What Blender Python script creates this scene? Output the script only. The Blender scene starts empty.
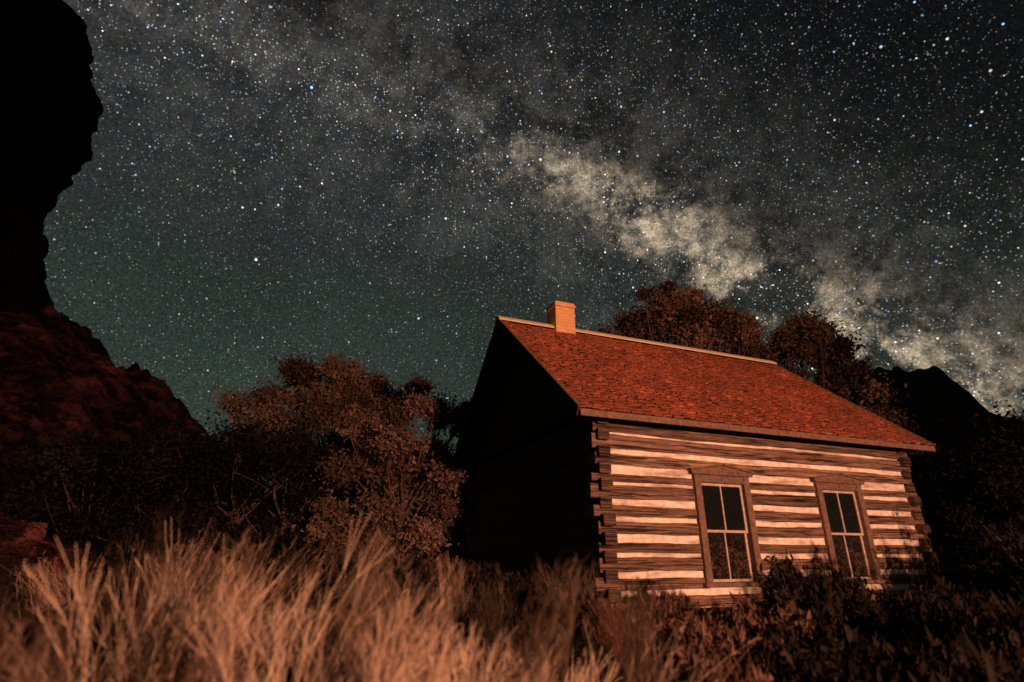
import bpy, bmesh, math, numpy as np
from mathutils import Vector, Matrix, noise
rng=np.random.default_rng(7)
scene=bpy.context.scene
scene.view_settings.view_transform='Standard'
try: scene.view_settings.look='None'
except Exception: pass
scene.view_settings.exposure=0
def link(o,parent=None):
    scene.collection.objects.link(o)
    if parent is not None: o.parent=parent
    return o
def empty(name,loc=(0,0,0),rz=0):
    e=bpy.data.objects.new(name,None); e.location=loc; e.rotation_euler=(0,0,rz); return link(e)
def azd(az,r,z=0.0):
    a=math.radians(az); return Vector((r*math.sin(a),r*math.cos(a),z))
def sstep(a,b,x):
    t=np.clip((x-a)/(b-a),0,1); return t*t*(3-2*t)
# ---------------- node helpers
class NB:
    def __init__(s,nt): s.nt=nt; s.nt.nodes.clear()
    def n(s,t,**k):
        nd=s.nt.nodes.new(t)
        for a,b in k.items(): setattr(nd,a,b)
        return nd
    def put(s,sock,v):
        if isinstance(v,bpy.types.NodeSocket): s.nt.links.new(v,sock)
        elif v is not None:
            if isinstance(v,(tuple,list)) and len(v)==3 and sock.type=='RGBA': v=(*v,1)
            sock.default_value=v
    def m(s,op,a,b=None,c=None,clamp=False):
        nd=s.n('ShaderNodeMath',operation=op,use_clamp=clamp)
        for i,v in enumerate((a,b,c)):
            if v is not None: s.put(nd.inputs[i],v)
        return nd.outputs[0]
    def v(s,op,a,b=None,scale=None):
        nd=s.n('ShaderNodeVectorMath',operation=op); s.put(nd.inputs[0],a)
        if b is not None: s.put(nd.inputs[1],b)
        if scale is not None: s.put(nd.inputs['Scale'],scale)
        return nd.outputs['Value'] if op in('DOT_PRODUCT','LENGTH') else nd.outputs[0]
    def mix(s,f,a,b,bt='MIX'):
        nd=s.n('ShaderNodeMix',data_type='RGBA',blend_type=bt); s.put(nd.inputs[0],f); s.put(nd.inputs[6],a); s.put(nd.inputs[7],b); return nd.outputs[2]
    def noise(s,vec,scale,detail=4,rough=.55,dist=0):
        nd=s.n('ShaderNodeTexNoise'); s.put(nd.inputs['Vector'],vec); s.put(nd.inputs['Scale'],scale); s.put(nd.inputs['Detail'],detail); s.put(nd.inputs['Roughness'],rough); s.put(nd.inputs['Distortion'],dist); return nd.outputs['Fac']
    def rng(s,x,a,b,c=0,d=1,smooth=False):
        nd=s.n('ShaderNodeMapRange'); nd.interpolation_type='SMOOTHSTEP' if smooth else 'LINEAR'
        for i,v in enumerate((x,a,b,c,d)): s.put(nd.inputs[i],v)
        return nd.outputs[0]
def mat(name,fn,rough=.8,spec=.2):
    m=bpy.data.materials.new(name); m.use_nodes=True; b=NB(m.node_tree)
    out=b.n('ShaderNodeOutputMaterial'); p=b.n('ShaderNodeBsdfPrincipled')
    p.inputs['Roughness'].default_value=rough; p.inputs['Specular IOR Level'].default_value=spec
    b.nt.links.new(p.outputs[0],out.inputs[0])
    fn(b,p,out); return m
def objco(b): return b.n('ShaderNodeTexCoord').outputs['Object']
def attr(b,nm='Col'): 
    a=b.n('ShaderNodeVertexColor'); a.layer_name=nm; return a.outputs[0]
def bump(b,p,h,st=.5,d=.02):
    n=b.n('ShaderNodeBump'); n.inputs['Strength'].default_value=st; n.inputs['Distance'].default_value=d; b.put(n.inputs['Height'],h); b.nt.links.new(n.outputs[0],p.inputs['Normal'])
def scalev(b,v,s): return b.v('MULTIPLY',v,s)

def f_log(b,p,o):
    c=objco(b); g=b.noise(scalev(b,c,(1.2,26,26)),1.6,6,.65,.6); k=b.noise(scalev(b,c,(.5,3,9)),1.3,4)
    cr=b.noise(scalev(b,c,(.9,9,42)),1.0,3,.6,1.2); crack=b.rng(cr,.38,.46,.15,1)
    base=b.mix(b.rng(g,.34,.66),(.06,.035,.024),(.34,.205,.14)); base=b.mix(b.rng(k,.4,.7,0,.6),base,(.15,.10,.072))
    base=b.mix(1,base,attr(b),'MULTIPLY'); base=b.mix(1,base,crack,'MULTIPLY'); b.put(p.inputs['Base Color'],base)
    bump(b,p,b.m('ADD',g,b.m('MULTIPLY',crack,.6)),1,.035)
M_log=mat('hewn_log_wood',f_log,.85)
def f_chink(b,p,o):
    c=objco(b); g=b.noise(c,9,6,.7); k=b.noise(scalev(b,c,(1,1,6)),1.3,5,.6)
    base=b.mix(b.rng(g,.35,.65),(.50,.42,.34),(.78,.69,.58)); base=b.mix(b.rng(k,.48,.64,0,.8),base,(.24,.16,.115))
    b.put(p.inputs['Base Color'],base); bump(b,p,g,.6,.02)
M_chink=mat('lime_chinking',f_chink,.9)
def f_chink_shade(b,p,o):
    g=b.noise(objco(b),9,6,.7); b.put(p.inputs['Base Color'],b.mix(g,(.05,.035,.03),(.14,.10,.08))); bump(b,p,g,.6,.02)  # darker copy of the chinking, gable shade put into its colour
M_chink_shade=mat('shaded_chinking',f_chink_shade,.9)
def f_shin(b,p,o):
    c=objco(b); g=b.noise(scalev(b,c,(30,4,4)),2,5,.6); k=b.noise(c,1.1,6,.65)
    base=b.mix(g,(.125,.030,.016),(.34,.10,.048)); base=b.mix(b.rng(k,.42,.68,0,.6),base,(.09,.034,.022))
    base=b.mix(1,base,attr(b),'MULTIPLY'); b.put(p.inputs['Base Color'],base); bump(b,p,g,.5,.01)
M_shin=mat('cedar_shingle',f_shin,.8)
def wood(c1,c2):
    def f(b,p,o):
        c=objco(b); g=b.noise(scalev(b,c,(8,8,8)),2,6,.7,.5)
        b.put(p.inputs['Base Color'],b.mix(b.rng(g,.3,.7),c1,c2)); bump(b,p,g,.4,.01)
    return f
M_trim=mat('weathered_trim',wood((.06,.036,.026),(.20,.12,.085)),.8)
M_ridge=mat('pale_board',wood((.55,.40,.22),(.80,.64,.42)),.75)
M_sash=mat('sash_paint',wood((.26,.20,.15),(.50,.41,.33)),.6)
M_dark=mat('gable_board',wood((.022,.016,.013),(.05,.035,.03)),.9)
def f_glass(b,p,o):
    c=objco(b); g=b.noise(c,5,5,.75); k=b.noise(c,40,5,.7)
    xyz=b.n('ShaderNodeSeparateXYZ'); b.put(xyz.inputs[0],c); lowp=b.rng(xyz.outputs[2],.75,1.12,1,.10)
    refl_speckle=b.m('MULTIPLY',b.m('MULTIPLY',b.rng(g,.40,.64,.05,1),b.rng(k,.44,.70)),lowp)  # speckle paints the brush reflection into the lower panes
    b.put(p.inputs['Base Color'],b.mix(refl_speckle,(.004,.0035,.0035),(.13,.08,.05)))
    b.put(p.inputs['Roughness'],b.rng(refl_speckle,0,1,.04,.5)); p.inputs['Specular IOR Level'].default_value=.6
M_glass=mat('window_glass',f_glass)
def f_brick(b,p,o):
    c=objco(b); t=b.n('ShaderNodeTexBrick'); 
    xyz=b.n('ShaderNodeSeparateXYZ'); b.put(xyz.inputs[0],c)
    cb=b.n('ShaderNodeCombineXYZ'); b.put(cb.inputs[0],b.m('ADD',xyz.outputs[0],xyz.outputs[1])); b.put(cb.inputs[1],xyz.outputs[2])
    b.put(t.inputs['Vector'],cb.outputs[0]); t.inputs['Scale'].default_value=1; t.inputs['Brick Width'].default_value=.2; t.inputs['Row Height'].default_value=.075; t.inputs['Mortar Size'].default_value=.008
    b.put(t.inputs['Color1'],(.55,.25,.09)); b.put(t.inputs['Color2'],(.70,.38,.14)); b.put(t.inputs['Mortar'],(.35,.28,.2))
    g=b.noise(c,25,5); b.put(p.inputs['Base Color'],b.mix(.5,t.outputs[0],b.mix(g,(.36,.18,.07),(.85,.50,.2)))); bump(b,p,b.m('SUBTRACT',g,t.outputs['Fac']),.6,.01)
M_brick=mat('chimney_brick',f_brick,.9)
def f_rock(b,p,o):
    c=objco(b); g=b.noise(c,.35,8,.65,.4); s=b.noise(scalev(b,c,(.06,.06,.9)),1,5,.6,.5)
    base=b.mix(b.rng(g,.3,.7),(.012,.007,.006),(.05,.022,.018)); base=b.mix(b.rng(s,.45,.6,0,.7),base,(.022,.012,.010)); b.put(p.inputs['Base Color'],base)
    bump(b,p,b.m('ADD',g,s),1,.8)
M_rock=mat('shade_dark_sandstone',f_rock,.95,.02)  # cliff colour lowered so the rock looks unlit
def f_stone(b,p,o):
    g=b.noise(objco(b),5,7,.7); base=b.mix(b.rng(g,.3,.7),(.10,.045,.03),(.32,.15,.10)); b.put(p.inputs['Base Color'],b.mix(1,base,attr(b),'MULTIPLY')); bump(b,p,g,1,.03)
M_stone=mat('red_stone',f_stone,.95)
def f_soil(b,p,o):
    c=objco(b); g=b.noise(c,1.7,8,.7); b.put(p.inputs['Base Color'],b.mix(g,(.015,.010,.008),(.07,.04,.03))); bump(b,p,g,1,.1)
M_soil=mat('dry_soil',f_soil,.95,.05)
def f_scree(b,p,o):
    c=objco(b); g=b.noise(c,.3,8,.75,.3); v=b.n('ShaderNodeTexVoronoi'); b.put(v.inputs['Vector'],c); v.inputs['Scale'].default_value=.8
    base=b.mix(b.rng(g,.40,.66),(.03,.014,.013),(.34,.11,.095)); base=b.mix(b.rng(b.noise(c,.9,6,.7),.48,.54,0,.92),base,(.018,.012,.011)); b.put(p.inputs['Base Color'],base)
    bump(b,p,b.m('ADD',g,v.outputs['Distance']),1,1.4)
M_scree=mat('red_scree',f_scree,.95,.02)
def f_hill(b,p,o):
    g=b.noise(objco(b),.2,8,.7); b.put(p.inputs['Base Color'],b.mix(g,(.015,.012,.010),(.05,.035,.028)))
M_hill=mat('dark_hill',f_hill,.95,.02)
def leafmat(name,trans=.3):
    def f(b,p,o):
        a=attr(b); d=b.n('ShaderNodeBsdfDiffuse'); t=b.n('ShaderNodeBsdfTranslucent'); b.put(d.inputs[0],a); b.put(t.inputs[0],a)
        mx=b.n('ShaderNodeMixShader'); mx.inputs[0].default_value=trans
        b.nt.links.new(d.outputs[0],mx.inputs[1]); b.nt.links.new(t.outputs[0],mx.inputs[2]); b.nt.links.new(mx.outputs[0],o.inputs[0])
    return mat(name,f)
M_leaf=leafmat('foliage'); M_grass=leafmat('dry_straw',.35)
M_bark=mat('bark',wood((.04,.027,.022),(.12,.08,.065)),.9)
M_twig=mat('pale_twig',wood((.30,.21,.15),(.55,.43,.31)),.85)

# ---------------- mesh helpers
def qmesh(name,V,C,material,parent=None,loc=None):
    N=len(V); me=bpy.data.meshes.new(name); me.vertices.add(N*4); me.vertices.foreach_set('co',V.reshape(-1).astype(np.float32))
    me.loops.add(N*4); me.loops.foreach_set('vertex_index',np.arange(N*4,dtype=np.int32)); me.polygons.add(N)
    me.polygons.foreach_set('loop_start',np.arange(0,N*4,4,dtype=np.int32)); me.polygons.foreach_set('loop_total',np.full(N,4,dtype=np.int32))
    me.update(calc_edges=True)
    if C.ndim==2: C=np.repeat(C[:,None,:],4,1)
    c4=np.concatenate([C,np.ones(C.shape[:2]+(1,))],2).reshape(-1).astype(np.float32)
    at=me.color_attributes.new('Col','FLOAT_COLOR','CORNER'); at.data.foreach_set('color',c4)
    me.materials.append(material); o=bpy.data.objects.new(name,me)
    if loc is not None:o.location=loc
    return link(o,parent)
def pmesh(name,V,F,material,parent=None,cols=None,smooth=False):
    me=bpy.data.meshes.new(name); me.from_pydata([tuple(v) for v in V],[],F); me.update()
    if cols is not None:
        at=me.color_attributes.new('Col','FLOAT_COLOR','POINT'); at.data.foreach_set('color',np.array([(c,c,c,1) if np.isscalar(c) else (*c,1) for c in cols],dtype=np.float32).reshape(-1))
    me.materials.append(material)
    if smooth: me.polygons.foreach_set('use_smooth',[True]*len(me.polygons))
    return link(bpy.data.objects.new(name,me),parent)
class B:
    def __init__(s): s.V=[];s.F=[];s.C=[]
    def box(s,a,b,c=1.0):
        (x0,y0,z0),(x1,y1,z1)=a,b; n=len(s.V)
        s.V+=[(x0,y0,z0),(x1,y0,z0),(x1,y1,z0),(x0,y1,z0),(x0,y0,z1),(x1,y0,z1),(x1,y1,z1),(x0,y1,z1)]
        s.F+=[tuple(n+i for i in f) for f in((0,3,2,1),(4,5,6,7),(0,1,5,4),(1,2,6,5),(2,3,7,6),(3,0,4,7))]; s.C+=[c]*8
    def log(s,p0,p1,out,h,th,c=1.0,jit=.012):
        p0=Vector(p0);p1=Vector(p1);d=(p1-p0);L=d.length;d.normalize();out=Vector(out);n=max(2,int(L/.12)); up=Vector((0,0,1)); ch=.014; sd=rng.random()*100
        prof=[(0,ch),(ch,0),(th-ch,0),(th,ch),(th,h-ch),(th-ch,h),(ch,h),(0,h-ch)]
        st=len(s.V)
        for i in range(n+1):
            t=i/n; base=p0+d*(L*t); wb=jit*(noise.noise(Vector((sd,t*L*.9,0)))*1.4+.6*noise.noise(Vector((sd,t*L*5,7)))); wt=jit*(noise.noise(Vector((sd,t*L*.8,9)))*1.6+.8*noise.noise(Vector((sd,t*L*5,4)))); wo=jit*.7*noise.noise(Vector((sd,t*L*1.3,5)))
            for (a,z) in prof:
                zz=z+(wt if z>h/2 else wb); aa=a-(wo if a<th/2 else 0)
                s.V.append(tuple(base-out*aa+up*zz)); s.C.append(c)
        for i in range(n):
            for k in range(8):
                a=st+i*8+k; b_=st+i*8+(k+1)%8; s.F.append((a,b_,b_+8,a+8))
        s.F.append(tuple(st+k for k in range(8))[::-1]); s.F.append(tuple(st+n*8+k for k in range(8)))
    def make(s,name,m,parent=None):
        o=pmesh(name,s.V,s.F,m,parent,s.C)
        bm=bmesh.new(); bm.from_mesh(o.data); bmesh.ops.recalc_face_normals(bm,faces=bm.faces); bm.to_mesh(o.data); bm.free(); return o

# ================= CABIN =================
PSI=0.382
cab=empty('log_cabin',(1.219,7.894,0),PSI)
L,D,H=6.70,5.95,2.62; HR=5.34; OX=.41; OE=.308; ZE=2.637
XW=(1.669,4.205); WW=1.072; ZB=.276; ZT=1.849
PITCH=H/11; LH=.165; TH=.19
b=B(); IN=.07
dh=[.0,-.01,.015,-.03,.01,-.015,.02,-.055,.0,.035,.03]
for k in range(11):
    z=k*PITCH; lz=z+.005; hh=LH+dh[k]
    l_end=-rng.uniform(.02,.14) ; r_end=L+rng.uniform(.02,.1)
    segs=[(l_end,r_end)]
    for xw in XW:
        if z+hh>ZB+.01 and z<ZT-.01:
            new=[]
            for a,e in segs:
                if a<xw<e: new+=[(a,xw+IN),(xw+WW-IN,e)]
                else: new.append((a,e))
            segs=new
    col=rng.uniform(.65,1.25)
    for a,e in segs: b.log((a,0,lz),(e,0,lz),(0,-1,0),hh+rng.normal(0,.008),TH,col*rng.uniform(.8,1.2),.013)
    b.log((l_end,D,lz),(r_end,D,lz),(0,1,0),hh,TH,col)
b.make('front_and_back_logs',M_log,cab)
b=B()
for k in range(11):
    z=k*PITCH+.105; 
    for x,sg in((0,-1),(L,1)):
        b.log((x,-rng.uniform(.03,.12),z),(x,D+rng.uniform(.02,.1),z),(sg,0,0),LH,TH,rng.uniform(.3,.55))  # lower tint puts the gable wall's shade into the log colour
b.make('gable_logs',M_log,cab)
def chink(name,p0,p1,out,m):
    V=[];F=[];nx=70;nz=44;p0=Vector(p0);p1=Vector(p1);out=Vector(out)
    for i in range(nx+1):
        for j in range(nz+1):
            q=p0.lerp(p1,i/nx)+Vector((0,0,H*j/nz)); q+=out*(.012*noise.noise(q*3.0)-.024); V.append(q)
    for i in range(nx):
        for j in range(nz):
            x=(V[i*(nz+1)+j]+V[(i+1)*(nz+1)+j+1])/2
            if abs(out.y+1)<.1 and any(xw+IN<x.x<xw+WW-IN for xw in XW) and ZB<x.z<ZT: continue
            a=i*(nz+1)+j; F.append((a,a+nz+1,a+nz+2,a+1))
    return pmesh(name,V,F,m,cab,smooth=True)
chink('front_chinking',(.03,0,0),(L-.03,0,0),(0,-1,0),M_chink); chink('back_chinking',(.03,D,0),(L-.03,D,0),(0,1,0),M_chink)
chink('left_chinking',(0,.03,0),(0,D-.03,0),(-1,0,0),M_chink_shade); chink('right_chinking',(L,.03,0),(L,D-.03,0),(1,0,0),M_chink_shade)
b=B(); sl=(HR-ZE)/(D/2+OE); nb=15
for x,sg in((-.005,-1),(L+.005,1)):
    for i in range(nb):
        za=H+.11+i*.17; zb_=za+.18
        y0=(zb_-.08-ZE+.12)/sl-OE
        if y0>D/2-.05: break
        y0=max(0,y0); b.log((x,y0,za),(x,D-y0,za),(sg,0,0),.17,.03,rng.uniform(.6,1),.004)
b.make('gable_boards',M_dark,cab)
b=B()
for i in range(22):
    for j in range(2):
        w=L/22; b.log((i*w+.01,.03,-.42+.2*j),((i+1)*w-.01,.03,-.42+.2*j),(0,-1,0),.19,.2,rng.uniform(.6,1.2),.02)
for i in range(22):
    w=D/22; b.log((.03,i*w+.01,-.22),(.03,(i+1)*w-.01,-.22),(-1,0,0),.19,.2,rng.uniform(.6,1.2),.02)
b.make('stone_foundation',M_stone,cab)
b=B(); b.box((.2,.2,-.1),(L-.2,D-.2,0)); b.make('floor',M_trim,cab)
ang=math.atan(sl); SL=math.hypot(HR-ZE,D/2+OE); 
def slope_frame(front):
    if front: o=Vector((0,-OE,ZE)); u=Vector((0,math.cos(ang),math.sin(ang))); n=Vector((0,-math.sin(ang),math.cos(ang)))
    else: o=Vector((0,D+OE,ZE)); u=Vector((0,-math.cos(ang),math.sin(ang))); n=Vector((0,math.sin(ang),math.cos(ang)))
    return o,u,n
X0,X1=-OX,L+OX
BF=[(0,1,2,3),(7,6,5,4),(0,4,5,1),(1,5,6,2),(2,6,7,3),(3,7,4,0)]
for front in(True,False):
    o,u,n=slope_frame(front); nm='front' if front else 'back'
    def pt(x,s,h): return Vector((x,0,0))+o+u*s+n*h
    V=[]
    for x in(X0+.02,X1-.02):
        for s,h in((0.02,-.03),(SL-.0,-.03),(SL-.07,-.10),(0.02,-.10)): V.append(pt(x,s,h))
    pmesh(nm+'_roof_deck',V,BF,M_dark,cab)
    V=[];F=[];C=[];ex=.112;rows=int(SL/ex)
    for r in range(rows):
        x=X0-.03-rng.uniform(0,.1)
        while x<X1+.02:
            w=rng.uniform(.05,.15); xa=max(x+.003,X0-.02);xb=min(x+w-.003,X1+.02); 
            if xb-xa>.02:
                s0=r*ex+rng.normal(0,.012)-.03; s1=min(s0+ex*1.9,SL-.01); lift=rng.uniform(.020,.040)+(.015 if rng.random()<.03 else 0); th=.015; tw=rng.normal(0,.004)
                k=len(V)
                for (xx,ss,hh) in((xa,s0,lift-th-.016),(xb,s0,lift-th-.016),(xb,s1,-.028),(xa,s1,-.028),(xa,s0,lift+tw),(xb,s0,lift-tw),(xb,s1,-.02),(xa,s1,-.02)): V.append(pt(xx,ss,hh))
                F+=[tuple(k+i for i in f) for f in((0,3,2,1),(4,5,6,7),(0,1,5,4),(1,2,6,5),(2,3,7,6),(3,0,4,7))]
                c=rng.uniform(.65,1.2) if rng.random()>.05 else rng.uniform(1.3,1.7); C+=[c]*8
            x+=w
    pmesh(nm+'_shingles',V,F,M_shin,cab,C)
    b=B(); sgn=-1 if front else 1; yo=-OE if front else D+OE
    b.box((X0,min(yo,yo+.025*sgn),ZE-.13),(X1,max(yo,yo+.025*sgn),ZE-.035)); b.make(nm+'_fascia',M_trim,cab)
    for x,sg,en in((X0,-1,'left'),(X1,1,'right')):
        V=[pt(xx,s,h) for xx in(x-.0,x+sg*.03) for s,h in((-.02,-.012),(SL+.0,-.012),(SL-.12,-.13),(-.02,-.13))]
        pmesh(f'{nm}_{en}_rake_board',V,BF,M_dark,cab)
        V=[pt(xx,s,h) for xx in(x-sg*.02,x+sg*.04) for s,h in((-.03,.024),(SL-.02,.024),(SL-.02,.0),(-.03,.0))]
        pmesh(f'{nm}_{en}_rake_edge',V,BF,M_trim,cab)
    V=[pt(xx,s,h) for xx in(X0-.05,X1+.05) for s,h in((SL-.14,.036),(SL+.02,.036),(SL+.02,.066),(SL-.14,.066))]
    pmesh(nm+'_ridge_board',V,BF,M_ridge,cab)
b=B()
for i in range(13):
    x=.1+i*(L-.2)/12
    for y0,y1 in((-OE+.03,-.02),(D+.02,D+OE-.03)): b.box((x-.03,y0,ZE-.12+.0),(x+.03,y1,ZE-.05+.05))
b.make('rafter_tails',M_dark,cab)
b=B(); cx,cy,h=1.046,D/2,.235
b.box((cx-h,cy-h,HR-.6),(cx+h,cy+h,HR+.44)); b.box((cx-h-.02,cy-h-.02,HR+.443),(cx+h+.02,cy+h+.02,HR+.50)); b.box((cx-h+.0,cy-h,HR+.503),(cx+h,cy-h+.1,HR+.56));b.box((cx-h,cy+h-.1,HR+.503),(cx+h,cy+h,HR+.56));b.box((cx-h,cy-h+.103,HR+.503),(cx-h+.1,cy+h-.103,HR+.558));b.box((cx+h-.1,cy-h+.103,HR+.503),(cx+h,cy+h-.103,HR+.558))
ch=b.make('chimney',M_brick,cab)
md=ch.modifiers.new('bev','BEVEL'); md.width=.012; md.segments=2
def window(i,xw):
    w=empty('window'); w.parent=cab; w.location=(xw,0,0)
    b=B(); cw=.115
    b.box((0,-.045,ZB+.05),(cw,.0,ZT)); b.box((WW-cw,-.045,ZB+.05),(WW,.0,ZT)); b.box((cw+.002,-.04,ZT-cw),(WW-cw-.002,.0,ZT-.002))
    b.box((cw-.03,.002,ZB+.05),(cw+.0,.18,ZT-cw)); b.box((WW-cw,.002,ZB+.05),(WW-cw+.03,.18,ZT-cw)); b.box((cw,.002,ZT-cw),(WW-cw,.18,ZT-cw+.03))
    b.box((-.05,-.085,ZB-.01),(WW+.05,.17,ZB+.048))
    o=b.make('window_casing',M_trim,w); m=o.modifiers.new('bev','BEVEL'); m.width=.005
    V=[];pr=[(-.05,0),(WW+.05,0),(WW+.07,.05),(WW/2,.145),(-.07,.05)]
    for y in(-.075,-.002):
        for x,z in pr: V.append((x,y,ZT+.003+z))
    F=[(0,1,2,3,4),(9,8,7,6,5)]+[(k,k+5,(k+1)%5+5,(k+1)%5) for k in range(5)]
    pmesh('window_pediment',V,F,M_trim,w)
    V=[]
    for y in(-.10,-.0025):
        for x,z in [(-.09,.053),(WW/2,.152),(WW+.09,.053),(WW+.09,.075),(WW/2,.176),(-.09,.075)]: V.append((x,y,ZT+.003+z))
    pmesh('pediment_cap',V,[(0,1,2,3,4,5),(11,10,9,8,7,6)]+[(k,k+6,(k+1)%6+6,(k+1)%6) for k in range(6)],M_trim,w)
    xa,xb=cw+.003,WW-cw-.003; zm=(ZB+.05+ZT-cw)/2; g=B(); b=B()
    for (z0,z1,y) in((zm-.02,ZT-cw-.003,.025),(ZB+.051,zm+.02,.065)):
        st=.036
        b.box((xa,y,z0),(xa+st,y+.035,z1)); b.box((xb-st,y,z0),(xb,y+.035,z1))
        b.box((xa+st+.001,y+.002,z0),(xb-st-.001,y+.033,z0+st)); b.box((xa+st+.001,y+.002,z1-st),(xb-st-.001,y+.033,z1))
        xm=(xa+xb)/2; b.box((xm-.011,y+.004,z0+st+.001),(xm+.011,y+.03,z1-st-.001))
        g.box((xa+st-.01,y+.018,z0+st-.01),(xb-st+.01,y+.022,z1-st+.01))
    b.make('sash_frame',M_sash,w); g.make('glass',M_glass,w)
for i,x in enumerate(XW): window(i,x)

# ================= TERRAIN =================
def gz(x,y):
    return -.5+.5*sstep(3.2,7.6,y+.25*x)+.09*math.sin(x*.7+1)*math.cos(y*.5)*float(sstep(2,5,abs(x)))+.05*noise.noise(Vector((x*.8,y*.8,0)))*1.0
V=[(0,0,-.5)];F=[];NA=144
rs=[.6*1.085**i for i in range(105)]
for r in rs:
    for a in range(NA):
        t=2*math.pi*a/NA; x,y=r*math.sin(t),r*math.cos(t); z=gz(x,y) if r<60 else 0
        if r<80: z+=.04*noise.noise(Vector((x*2,y*2,3)))
        V.append((x,y,z))
for a in range(NA): F.append((0,1+(a+1)%NA,1+a))
for i in range(len(rs)-1):
    for a in range(NA):
        p=1+i*NA; q=(a+1)%NA; F.append((p+a,p+q,p+NA+q,p+NA+a))
pmesh('ground',V,F,M_soil,smooth=True)
C0=azd(-62,75); prof=[(-2,34),(10,30.5),(18,27),(24,24.2),(27,22.8),(30,21.5),(36,21.5),(41,22.0),(46,22.4),(50,22.9),(53,21.6),(56,17),(59,11.5),(60.6,7),(63,3),(64.5,0.2)]
V=[];F=[];na=260;nz=190
zs=np.linspace(-2,64.5,nz); rr=np.interp(zs,[p[0] for p in prof],[p[1] for p in prof])
for i in range(nz):
    for a in range(na):
        t=2*math.pi*a/na; d=Vector((math.cos(t),math.sin(t),0)); 
        q=d*22+Vector((0,0,zs[i])); k=min(1,rr[i]/8)
        n1=noise.fractal(q*.09,1,2,6)*1.5+noise.fractal(Vector((q.x*.5,q.y*.5,q.z*.2)),1,2,4)*.7; led=noise.noise(Vector((q.x*.03,q.y*.03,q.z*.7)))*.8
        V.append(C0+d*(rr[i]+(n1+led)*k)+Vector((0,0,zs[i])))
for i in range(nz-1):
    for a in range(na):
        b_=(a+1)%na; F.append((i*na+a,i*na+b_,(i+1)*na+b_,(i+1)*na+a))
pmesh('cliff',V,F,M_rock)
def ridge(name,azs,els,r0,r1,r2,amp,m,step=.5,zc=.65,nr=44,seed=0,ns=.08):
    A=np.arange(azs[0],azs[-1]+.01,step); V=[];F=[]
    for i,az in enumerate(A):
        e=np.interp(az,azs,els); pk=zc+r1*math.tan(math.radians(e))
        for j in range(nr):
            r=r0+(r2-r0)*j/(nr-1)
            h=float(sstep(r0,r1,r))**.8 if r<r1 else float(1-.5*sstep(r1,r2,r))
            p=azd(az,r); z=(pk+.5)*h-.6+amp*h*(noise.fractal(Vector((p.x*ns,p.y*ns,seed)),1,2,6)+.35*abs(noise.noise(Vector((p.x*ns*6,p.y*ns*6,seed)))))
            p.z=z; V.append(p)
    for i in range(len(A)-1):
        for j in range(nr-1): a=i*nr+j; F.append((a,a+1,a+nr+1,a+nr))
    return pmesh(name,V,F,m)
ridge('talus_slope',[-95,-70,-60,-46,-42,-38,-33.7,-31,-27,-22,-15],[10,16,18,17.4,17.3,15.2,13.2,10.8,7.5,4,0],26,52,90,2.2,M_scree,.25,nr=170,ns=.2)
ridge('hill',[18,24,29,33,35,37,39.4,41.6,43.4,50,60,80],[2,9,12.5,14.4,14.9,15.0,13.7,10.6,8.9,7,8,6],70,120,190,4,M_hill,.3,seed=4,nr=60)
ridge('distant_ridge',[-100,-60,-30,-10,10,30,60,100],[6,6,5.5,5,5,6,6,6],260,420,600,18,M_hill,.8,seed=8,ns=.012)
def boulder(i,az,r,s):
    bm=bmesh.new(); bmesh.ops.create_icosphere(bm,subdivisions=4,radius=1)
    for v in bm.verts: v.co*=1+.45*noise.fractal(v.co*1.3+Vector((i*7,0,0)),1,2,5); v.co.z*=.7
    me=bpy.data.meshes.new('boulder'); bm.to_mesh(me); bm.free(); me.materials.append(M_scree)
    o=bpy.data.objects.new('boulder',me); p=azd(az,r); o.location=(p.x,p.y,gz(p.x,p.y)+s*.3); o.scale=(s,s,s); link(o)
boulder(0,-42.5,12.5,1.3); boulder(1,-40,11.5,.8)

# ================= TREES =================
def tube(V,F,p0,p1,r0,r1,n=7,segs=5,bend=.1):
    d=(p1-p0); side=d.orthogonal().normalized(); s2=d.normalized().cross(side); st=len(V); pts=[]
    bx,by=rng.normal(0,bend,2)*d.length
    for i in range(segs+1):
        t=i/segs; c=p0+d*t+(side*bx+s2*by)*math.sin(t*math.pi)*.6; r=r0+(r1-r0)*t; pts.append(c)
        for k in range(n):
            a=2*math.pi*k/n; V.append(c+(side*math.cos(a)+s2*math.sin(a))*r*(1+.12*math.sin(k*2.3+i)))
    for i in range(segs):
        for k in range(n): a=st+i*n+k;b_=st+i*n+(k+1)%n; F.append((a,b_,b_+n,a+n))
    return pts
def leafquads(cen,rad,n,size,hollow=.3):
    d=rng.normal(size=(n,3)); d/=np.linalg.norm(d,axis=1)[:,None]
    r=(rng.random(n)**(1/2.2))*(1-hollow)+hollow*rng.random(n)
    r*=1+.35*np.sin(d[:,0]*5+cen[0])*np.cos(d[:,2]*6+cen[1])+.2*rng.normal(size=n)*(rng.random(n)<.3)
    P=np.array(cen)+d*r[:,None]*np.array(rad)
    u=rng.normal(size=(n,3)); u/=np.linalg.norm(u,axis=1)[:,None]; w=np.cross(u,rng.normal(size=(n,3))); w/=np.linalg.norm(w,axis=1)[:,None]
    s=size*rng.uniform(.5,1.3,n)[:,None]; a=u*s; b_=w*s*.5
    return np.stack([P-a,P-b_*1.0,P+a,P+b_*1.0],1)
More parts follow.
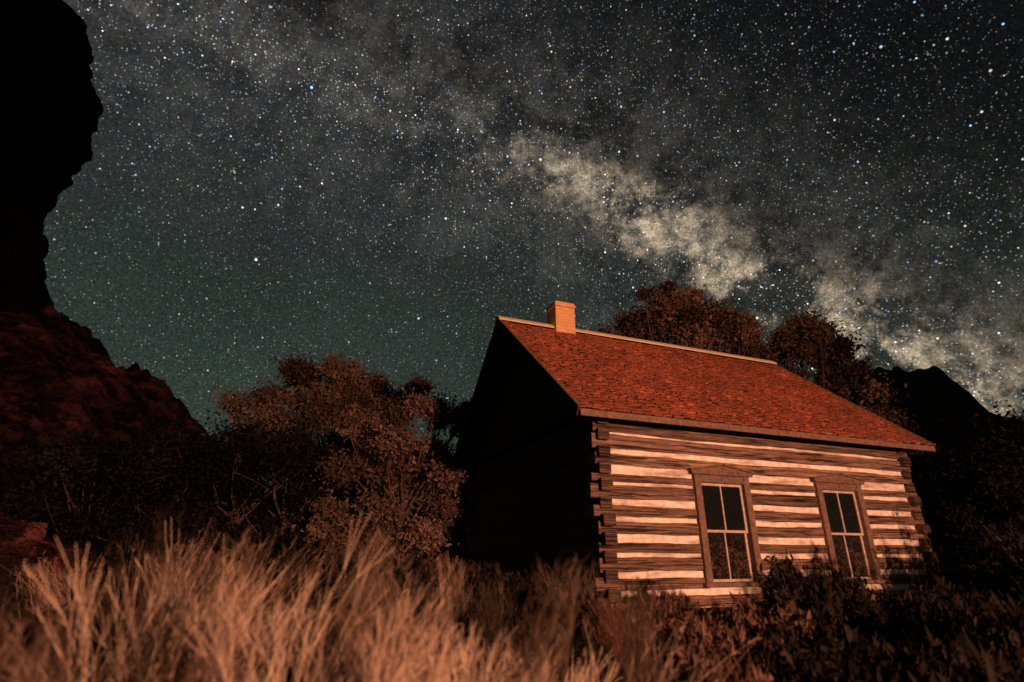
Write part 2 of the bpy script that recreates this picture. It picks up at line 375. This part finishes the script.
def tree(name,az,r,height,spread,cb,nclump,nleaf,lsize,col,crown=None,ck=(.3,.6)):
    base=azd(az,r); base.z=gz(base.x,base.y)-.05; e=empty(name,base)
    V=[];F=[];Q=[];C=[]
    trunk_top=Vector((rng.normal(0,.2),rng.normal(0,.2),height*.45)); tp=tube(V,F,Vector((0,0,-.1)),trunk_top,.028*height,.017*height,9,7,.05)
    for k in range(nclump):
        if crown is not None:
            cx,cz,cr=crown[k%len(crown)]; t=math.radians(az); 
            lat=cx+rng.normal(0,cr*.5); dep=rng.normal(0,spread*.35); hz=cz+rng.normal(0,cr*.4)
            c=Vector((lat*math.cos(t)+dep*math.sin(t),-lat*math.sin(t)+dep*math.cos(t),hz)); cr_=cr*rng.uniform(*ck)
        else:
            a=k*2.4+rng.uniform(-.4,.4); q=rng.random()**.6; hh=rng.uniform(cb,1)
            wd=math.sin(math.pi*min(1,max(.05,(hh-cb*.6)/(1.12-cb*.6))))**.7
            c=Vector((math.cos(a)*q*spread*wd,math.sin(a)*q*spread*wd,height*hh*.93)); cr_=spread*rng.uniform(.2,.42)
        j=rng.integers(2,len(tp)); b0=tp[j]; mid=b0.lerp(c,.55)+Vector((0,0,-.08*height*rng.random()))
        tube(V,F,b0,mid,.009*height,.005*height,5,3,.06); tube(V,F,mid,c,.005*height,.002*height,5,3,.06)
        for _ in range(4):
            c2=c+Vector(np.clip(rng.normal(0,cr_*.6,3),-cr_,cr_)); tube(V,F,c.lerp(mid,rng.random()*.5),c2,.0025*height,.001*height,4,2,.05)
        n=int(nleaf/nclump*rng.uniform(.6,1.4)); q=leafquads(c,(cr_*1.15,cr_*1.15,cr_*.8),n,lsize); Q.append(q)
        m=leafquads(c,(cr_*1.9,cr_*1.9,cr_*1.4),n//3,lsize); Q.append(m)
        br=rng.uniform(.3,1.55); nn=len(q)+len(m); C.append(np.array(col)*br*rng.uniform(.55,1.45,(nn,1))*rng.uniform(.9,1.1,(nn,3)))
    pmesh('trunk_and_limbs',V,F,M_bark,e,smooth=True); qmesh('leaves',np.concatenate(Q),np.concatenate(C),M_leaf,e)
tan_=(.19,.125,.095); grn=(.155,.10,.068); leaf_unlit=(.016,.015,.011); shr=(.13,.09,.065)
tree('cottonwood_tree',-17.6,22,8.0,2.6,.2,66,36000,.085,tan_,crown=[(-1.9,6.2,1.1),(-1.1,6.9,1.0),(0,7.1,1.0),(1.1,7.0,.9),(2.0,6.5,1.0),(0,5.3,1.6),(-1.6,4.9,1.4),(2.2,4.6,1.4),(1.4,3.4,1.5)],ck=(.3,.65))
tree('cottonwood_tree',-10.2,14.2,4.8,1.5,.1,70,36000,.055,tan_,crown=[(-1.1,3.8,.6),(-.3,4.15,.55),(.5,4.2,.6),(1.2,3.95,.55),(0,3.1,.9),(-.9,2.4,.9),(1.0,2.5,.8),(-.5,1.4,.9),(-1.3,1.1,.8),(.8,1.3,.7)],ck=(.3,.65))
tree('cottonwood_tree',17.3,21.5,10.4,2.6,.4,62,36000,.085,grn,crown=[(-2.5,8.7,.9),(-1.3,9.5,1.0),(.1,10.2,1.0),(1.3,9.7,1.0),(-.4,8.8,1.4),(2.3,9.1,1.0),(1.2,8.4,1.3),(-1.5,8.0,1.2)],ck=(.3,.65))
tree('cottonwood_tree',28.5,23.0,8.9,2.2,.4,54,28000,.085,grn,crown=[(-1.9,7.9,.9),(-.7,8.4,.9),(.4,8.6,.9),(1.4,8.0,.9),(0,7.1,1.3),(1.9,6.8,1.0),(-1.6,6.9,1.1)],ck=(.3,.65))
tree('cottonwood_tree',34.4,21,5.6,1.3,.2,30,10000,.08,grn,crown=[(-.9,5.3,.8),(.0,4.8,.8),(0,3.2,1),(.5,2.,1)],ck=(.3,.65))
for az,r,h,s in((-42,17,2.9,1.7),(-36.5,16,3.1,2.0),(-31,16.5,3.7,1.9),(-26,15.5,4.0,1.7),(-21.5,15.5,3.9,1.5),(-46,16,2.8,2.),(43.5,19,4.2,2.1),(49,16,4.0,2.0),(41.2,16,2.8,1.2),(-5.2,19,4.2,1.5)):
    tree('juniper_tree',az,r,h,s,.12,36,12000,.06,leaf_unlit)  # near-black leaves: the unlit look is put into their colour

# ================= SHRUBS =================
def bush(name,az,r,h,w,n,col,lsize=.03,tw=55):
    base=azd(az,r); base.z=gz(base.x,base.y)-.03; e=empty(name,base); V=[];F=[];Q=[]
    for k in range(tw):
        a=rng.uniform(0,6.28);q=rng.random()**.5; tip=Vector((math.cos(a)*w*q,math.sin(a)*w*q,h*rng.uniform(.55,1.1)*(1-.35*q*q)))
        tube(V,F,Vector((math.cos(a)*.08,math.sin(a)*.08,0)),tip,.007,.002,4,4,.07)
        m=max(4,n//tw); t=rng.uniform(.4,1.05,m)[:,None]; P=np.array(tip)*t+rng.normal(0,.04,(m,3))
        u=rng.normal(size=(m,3))*lsize*np.array([.6,.6,1.2]); v=rng.normal(size=(m,3))*lsize*.35; Q.append(np.stack([P-u,P-v,P+u,P+v],1))
    Q=np.concatenate(Q); C=np.array(col)*rng.uniform(.5,1.5,(len(Q),1))*np.ones((1,3))
    pmesh('stems',V,F,M_bark,e); qmesh('leaves',Q,C,M_leaf,e)
sage=(.11,.062,.045); sage_shade=(.020,.016,.012)  # the darker sage colour carries the shade of unlit undergrowth
BL=[(25.5,6.4,.74,.5,sage_shade),(28.2,6.6,.66,.45,sage_shade),(22.3,6.0,.42,.45,sage),(31.5,6.6,.42,.5,sage_shade),(18.5,5.6,.36,.45,sage),(14,6.4,.38,.45,sage),(35,6.8,.48,.6,sage_shade),(38,6.4,.55,.6,sage_shade),(29,5.0,.48,.5,sage_shade),(33,4.8,.45,.5,sage_shade),(24,4.6,.5,.5,sage_shade),(37,4.6,.55,.5,sage_shade),(42,5.4,.75,.5,sage_shade),(19,4.2,.42,.4,sage),(38.0,8.4,.50,.6,sage_shade),(43,8,1.0,.8,sage_shade),(48,7,1.1,.8,sage_shade),(46,10,1.5,1.,sage_shade),(41.8,10.5,.9,.7,sage_shade),(15,4.0,.45,.4,sage_shade),(28,3.9,.5,.4,sage_shade),(33,3.8,.5,.4,sage_shade),(21,5.0,.4,.4,sage),(26,5.3,.45,.45,sage_shade),(40,4.0,.6,.45,sage_shade),(16,5.0,.42,.4,sage),(12,5.6,.45,.4,sage),
   (-28,9.5,.8,.6,shr),(-20,10.5,.8,.6,sage_shade),(-37,9,.8,.7,sage),(-14,10.5,.9,.7,shr),(-7,11.0,.7,.6,sage),(-44,8,1.,.8,sage_shade),(-33,11,1.1,.8,sage_shade),(-10,8.5,.6,.5,sage_shade),(1,9,.4,.5,sage_shade),(5,8,.4,.4,sage_shade),(-3,7,.6,.5,sage_shade),(-16,7.5,.8,.6,sage_shade),(-24,7.2,.9,.6,sage_shade),(-32,7,.9,.6,sage_shade),(-41,6,.9,.6,sage_shade),(-37,4.5,.8,.5,sage_shade),(-42,4.4,.9,.5,sage_shade),(-28,5.2,.9,.5,sage_shade),(-19,5.6,.85,.5,sage_shade),(-9,5.4,.75,.5,sage_shade),(-1,5.2,.66,.4,sage_shade),(-13,4.4,.75,.4,sage_shade),(-5,4.2,.65,.4,sage_shade),(7,5.6,.5,.4,sage_shade),(3,4.4,.6,.4,sage_shade),(-23,4.2,.85,.4,sage_shade),(-31,3.6,.8,.4,sage_shade),(-17,3.4,.75,.35,sage_shade),(-9,3.5,.65,.35,sage_shade),(0,3.6,.58,.35,sage_shade),(9,3.8,.5,.35,sage_shade),(-26,3.0,.7,.3,sage_shade),(-36,3.2,.75,.35,sage_shade),
   (101,5.6,1.15,.65,sage_shade),(98,6.6,1.15,.65,sage_shade),(95.5,7.6,1.25,.65,sage_shade),(93,8.6,1.2,.6,sage_shade)]  # unseen bushes added beside the camera to block lamp light at right
for az,r,h,w,c in BL: bush('sagebrush',az,r,h,w,3400,c)
def brush(az,r,h,lean,nst=14):
    base=azd(az,r); base.z=gz(base.x,base.y)-.03; e=empty('dead_brush',base); V=[];F=[]
    for k in range(nst):
        p=Vector((rng.normal(0,.05),rng.normal(0,.05),0)); d=Vector((lean+rng.normal(0,.28),rng.normal(0,.28),1)).normalized(); ln=h*rng.uniform(.18,.30); rad=.0055
        stack=[(p,d,ln,rad,0)]
        while stack:
            p,d,ln,rad,lv=stack.pop(); d2=(d+Vector(rng.normal(0,.12,3))).normalized(); q=p+d*ln*.5+d2*ln*.5
            tube(V,F,p,q,rad,rad*.72,4,3,.04)
            if lv<4:
                for _ in range(2 if lv<3 else 3):
                    stack.append((q,(d2+Vector(rng.normal(0,.24,3))+Vector((.04,0,.12))).normalized(),ln*rng.uniform(.75,1.0),rad*.68,lv+1))
    pmesh('branches',V,F,M_twig,e)
for a in((-20,2.3,1.0,.3),(-15,2.4,.9,-.2),(-11,2.3,.85,.3),(-6,2.7,.8,.2),(-26,2.7,1.1,.1),(-2,2.6,.75,-.1),(-33,3.2,1.1,.3),(3,3.0,.75,.2)): brush(*a)

# ================= DRY GRASS =================
def grass():
    B0=[];Hh=[];Ln=[];Cc=[];Fe=[];Cu=[]
    tus=[]
    for _ in range(150): tus.append((rng.uniform(-41,11),2.1+4.4*rng.random()**1.2))
    for _ in range(24): tus.append((rng.uniform(10,27),3.6+3.0*rng.random()))
    for az,r in tus:
        p=azd(az,r)
        dx,dy=p.x-1.219,p.y-7.894; ly=-dx*math.sin(PSI)+dy*math.cos(PSI); lx=dx*math.cos(PSI)+dy*math.sin(PSI)
        if lx>-.5 and ly>-.5: continue
        clump=noise.noise(Vector((p.x*2.1,p.y*2.1,2)))
        if clump<.04: continue
        top=np.interp(az,[-50,-38,-32,-24,-16,-10,-5,5,10,16,24,40],[.45,.52,.80,.90,.86,.70,.66,.60,.50,.28,.15,.1])
        g=gz(p.x,p.y); hh=(top+rng.normal(0,.09))-g
        if rng.random()<.4: hh*=rng.uniform(.5,.85)
        if hh<.15: continue
        plume=rng.random()<.45
        n=int(rng.uniform(45,115)*(1 if az<12 else .5)); sp=rng.uniform(.02,.08)
        tl=rng.normal(0,.2,2)+np.array([rng.uniform(-.25,.3),0]); spr=rng.uniform(.14,.34); cv=np.zeros((n,2))+rng.normal(0,.06,(n,2))
        if plume: sp=.02; spr=rng.uniform(.05,.11); cv+=rng.normal(0,.07,(1,2))
        b_=np.zeros((n,3)); b_[:,0]=p.x+rng.normal(0,sp,n); b_[:,1]=p.y+rng.normal(0,sp,n); b_[:,2]=g-.03
        ln=rng.normal(0,spr,(n,2))+tl; h_=hh*(1-(.4 if plume else .5)*rng.random(n)**1.6)
        if az<-36: base=np.array([.11,.065,.05])  # far left and right tufts tinted dark, dim light painted in
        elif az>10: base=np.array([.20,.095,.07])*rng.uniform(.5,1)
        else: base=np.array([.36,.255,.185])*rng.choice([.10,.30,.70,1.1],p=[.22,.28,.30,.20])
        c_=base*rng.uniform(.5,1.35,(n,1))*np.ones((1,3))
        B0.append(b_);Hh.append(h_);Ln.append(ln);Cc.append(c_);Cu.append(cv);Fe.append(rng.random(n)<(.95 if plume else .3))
    B0=np.concatenate(B0);Hh=np.concatenate(Hh);Ln=np.concatenate(Ln);Cc=np.concatenate(Cc);cur=np.concatenate(Cu);Fe=np.concatenate(Fe); n=len(B0); S=8
    ph=rng.uniform(0,6.28,n); side=np.stack([np.cos(ph),np.sin(ph),np.zeros(n)],1)
    wd=rng.uniform(.0010,.0030,n)
    def pos(t):
        xy=Ln*Hh[:,None]*(t[:,None]**1.7)+cur*np.sin(t*3.1)[:,None]*Hh[:,None]; z=Hh*(t-.12*t**3*(np.abs(Ln).sum(1)))
        return B0+np.concatenate([xy,z[:,None]],1)
    Q=[];C=[]
    prev=pos(np.zeros(n))
    for s in range(S):
        t0,t1=s/S,(s+1)/S; nx=pos(np.full(n,t1)); w0=(wd*(1-t0**2*.75))[:,None]; w1=(wd*(1-t1**2*.75))[:,None]
        Q.append(np.stack([prev-side*w0,prev+side*w0,nx+side*w1,nx-side*w1],1)); C.append(Cc*(0.35+.65*t0)); prev=nx  # colour darkens to the base: shade between blades painted in
    idx=np.where(Fe)[0]
    def sub(t,idx):
        tt=np.zeros(n); tt[idx]=t; return pos(tt)[idx]
    for k in range(18):
        t=rng.uniform(.62,1.0,len(idx)); P=sub(t,idx); T=sub(np.minimum(t+.03,1.04),idx)-P; T/=np.linalg.norm(T,axis=1)[:,None]+1e-9
        d=T*1.0+rng.normal(0,.42,(len(idx),3)); d/=np.linalg.norm(d,axis=1)[:,None]; ln=rng.uniform(.02,.06,len(idx))[:,None]
        sd=np.cross(d,rng.normal(size=d.shape)); sd/=np.linalg.norm(sd,axis=1)[:,None]; w=.001
        E=P+d*ln; Q.append(np.stack([P-sd*w,P+sd*w,E+sd*w*.4,E-sd*w*.4],1)); C.append(Cc[idx]*1.1)
    Q=np.concatenate(Q);C=np.clip(np.concatenate(C),0,.75)
    qmesh('dry_grass',Q,C,M_grass)
grass()

# ================= WORLD / SKY =================
w=bpy.data.worlds.new('World'); scene.world=w; w.use_nodes=True; b=NB(w.node_tree)
try: w.cycles.sampling_method='NONE'
except Exception: pass
out=b.n('ShaderNodeOutputWorld'); bg=b.n('ShaderNodeBackground'); b.nt.links.new(bg.outputs[0],out.inputs[0])
def dv(az,el):
    a,e=math.radians(az),math.radians(el); return np.array([math.cos(e)*math.sin(a),math.cos(e)*math.cos(a),math.sin(e)])
nA=np.cross(dv(-36,46),dv(37,18.5)); nA/=np.linalg.norm(nA); core=dv(27,25); rt=dv(53,42)
dirn=b.v('NORMALIZE',b.n('ShaderNodeTexCoord').outputs['Generated'])
d0=b.v('DOT_PRODUCT',dirn,tuple(nA)); tc=b.v('DOT_PRODUCT',dirn,tuple(core)); sep=b.n('ShaderNodeSeparateXYZ'); b.put(sep.inputs[0],dirn); el=sep.outputs[2]
n1=b.noise(dirn,3.0,3,.6,.3); n2=b.noise(b.v('ADD',dirn,(3.1,1.7,.4)),9,7,.74,.1); n3=b.noise(b.v('ADD',dirn,(7.,2.,5.)),34,4,.72,.1)
grain=b.rng(b.noise(dirn,270,1,.7),.35,.68,.68,1.35)
dw=b.m('ADD',d0,b.m('MULTIPLY',b.m('SUBTRACT',n1,.5),.18)); dw=b.m('ADD',dw,b.m('MULTIPLY',b.m('SUBTRACT',n2,.5),.10))
def gauss(x,c,s):
    y=b.m('DIVIDE',b.m('SUBTRACT',x,c),s); return b.m('EXPONENT',b.m('MULTIPLY',b.m('MULTIPLY',y,y),-1.0))
band=gauss(dw,.0,.20); lane=gauss(dw,-.08,.045); lane_b=gauss(dw,.07,.03); narrow=gauss(dw,.0,.05); corew=b.rng(tc,.80,1.0,.04,1,True); along=b.rng(tc,.3,1.0,.6,1)
dust=b.m('MULTIPLY',b.rng(n2,.43,.61,1,.30,True),b.rng(n3,.3,.65,1.25,.45))
mw=b.m('MULTIPLY',b.m('MULTIPLY',band,along),dust); mw=b.m('MULTIPLY',mw,b.m('SUBTRACT',1.0,b.m('MULTIPLY',lane_b,.55)))
mwc=b.m('MULTIPLY',b.m('MULTIPLY',narrow,corew),b.m('MULTIPLY',b.rng(n2,.43,.58,1.3,.03,True),b.rng(n3,.36,.62,1.5,.2)))
low=b.rng(el,.05,.75,1,0,True); lf=b.rng(b.v('DOT_PRODUCT',dirn,tuple(rt)),.45,1.0,1,.3,True)
base=b.mix(low,(.0165,.0185,.021),(.033,.050,.037)); base=b.mix(1,base,lf,'MULTIPLY')
dk=b.m('SUBTRACT',1.0,b.m('MULTIPLY',lane,b.rng(n2,.35,.62,.45,.92))); dk=b.m('MULTIPLY',dk,b.rng(n1,.3,.7,.85,1.12))
base=b.mix(1,base,dk,'MULTIPLY')
def addc(a,f,c): return b.mix(1,a,b.mix(1,c,f,'MULTIPLY'),'ADD')
colr=addc(base,mw,(.060,.056,.047)); colr=addc(colr,mwc,(.26,.195,.125)); colr=b.mix(1,colr,grain,'MULTIPLY')
def stars(scale,rad,gain,pw,off,dens=None,tint=1):
    v=b.n('ShaderNodeTexVoronoi'); b.put(v.inputs['Vector'],b.v('ADD',dirn,off)); v.inputs['Scale'].default_value=scale; v.inputs['Randomness'].default_value=1
    s=b.m('SUBTRACT',1.0,b.m('DIVIDE',v.outputs['Distance'],rad*scale),clamp=True)
    sc=b.n('ShaderNodeSeparateColor'); b.put(sc.inputs[0],v.outputs['Color']); br=b.m('POWER',sc.outputs[0],pw)
    s=b.m('MULTIPLY',b.m('MULTIPLY',s,br),gain)
    if dens is not None: s=b.m('MULTIPLY',s,dens)
    hue=b.mix(b.rng(sc.outputs[1],.35,.65),(.36,.62,1),(1,.88,.74)); return s,hue
dens=b.m('MULTIPLY',b.m('ADD',.6,b.m('MULTIPLY',b.m('ADD',band,b.m('MULTIPLY',narrow,.6)),1.0)),b.m('SUBTRACT',1.0,b.m('MULTIPLY',lane,.55)))
for sc_,rd,gn,pw,off,dn in((240,.00120,.75,2.2,(0,0,0),dens),(130,.0014,1.9,3.0,(3,1,2),dens),(60,.0018,3.2,3.6,(5,2,1),None),(19,.0026,5.0,3.4,(1,7,3),None)):
    s,h=stars(sc_,rd,gn,pw,off,dn); colr=addc(colr,s,h)
hor=b.rng(el,-.02,0.02); colr=b.mix(1,colr,hor,'MULTIPLY')
b.put(bg.inputs[0],colr); bg.inputs[1].default_value=1.0

# ================= LIGHTS =================
ld=bpy.data.lights.new('work_lamp','SPOT'); ld.energy=22500; ld.color=(1,.44,.265); ld.spot_size=math.radians(68); ld.spot_blend=.55; ld.shadow_soft_size=.15
lo=bpy.data.objects.new('work_lamp',ld); lo.location=(8.3,-8.2,2.3); link(lo)
tgt=Vector((.6,12,2.9)); lo.rotation_euler=(tgt-lo.location).to_track_quat('-Z','Y').to_euler()
sd=bpy.data.lights.new('faint_sun','SUN'); sd.energy=.01; sd.color=(1,.7,.55); sd.angle=math.radians(.5); so=bpy.data.objects.new('faint_sun',sd); so.rotation_euler=(math.radians(70),0,math.radians(30)); link(so)

# ================= CAMERA =================
cd=bpy.data.cameras.new('camera'); cd.sensor_width=36; cd.lens=544.2/1024*36; cd.clip_start=.05; cd.clip_end=5000
cd.dof.use_dof=True; cd.dof.focus_distance=20; cd.dof.aperture_fstop=.95
co=bpy.data.objects.new('camera',cd); co.location=(0,0,.6465); co.rotation_euler=(math.pi/2+.3802,0,0); link(co); scene.camera=co
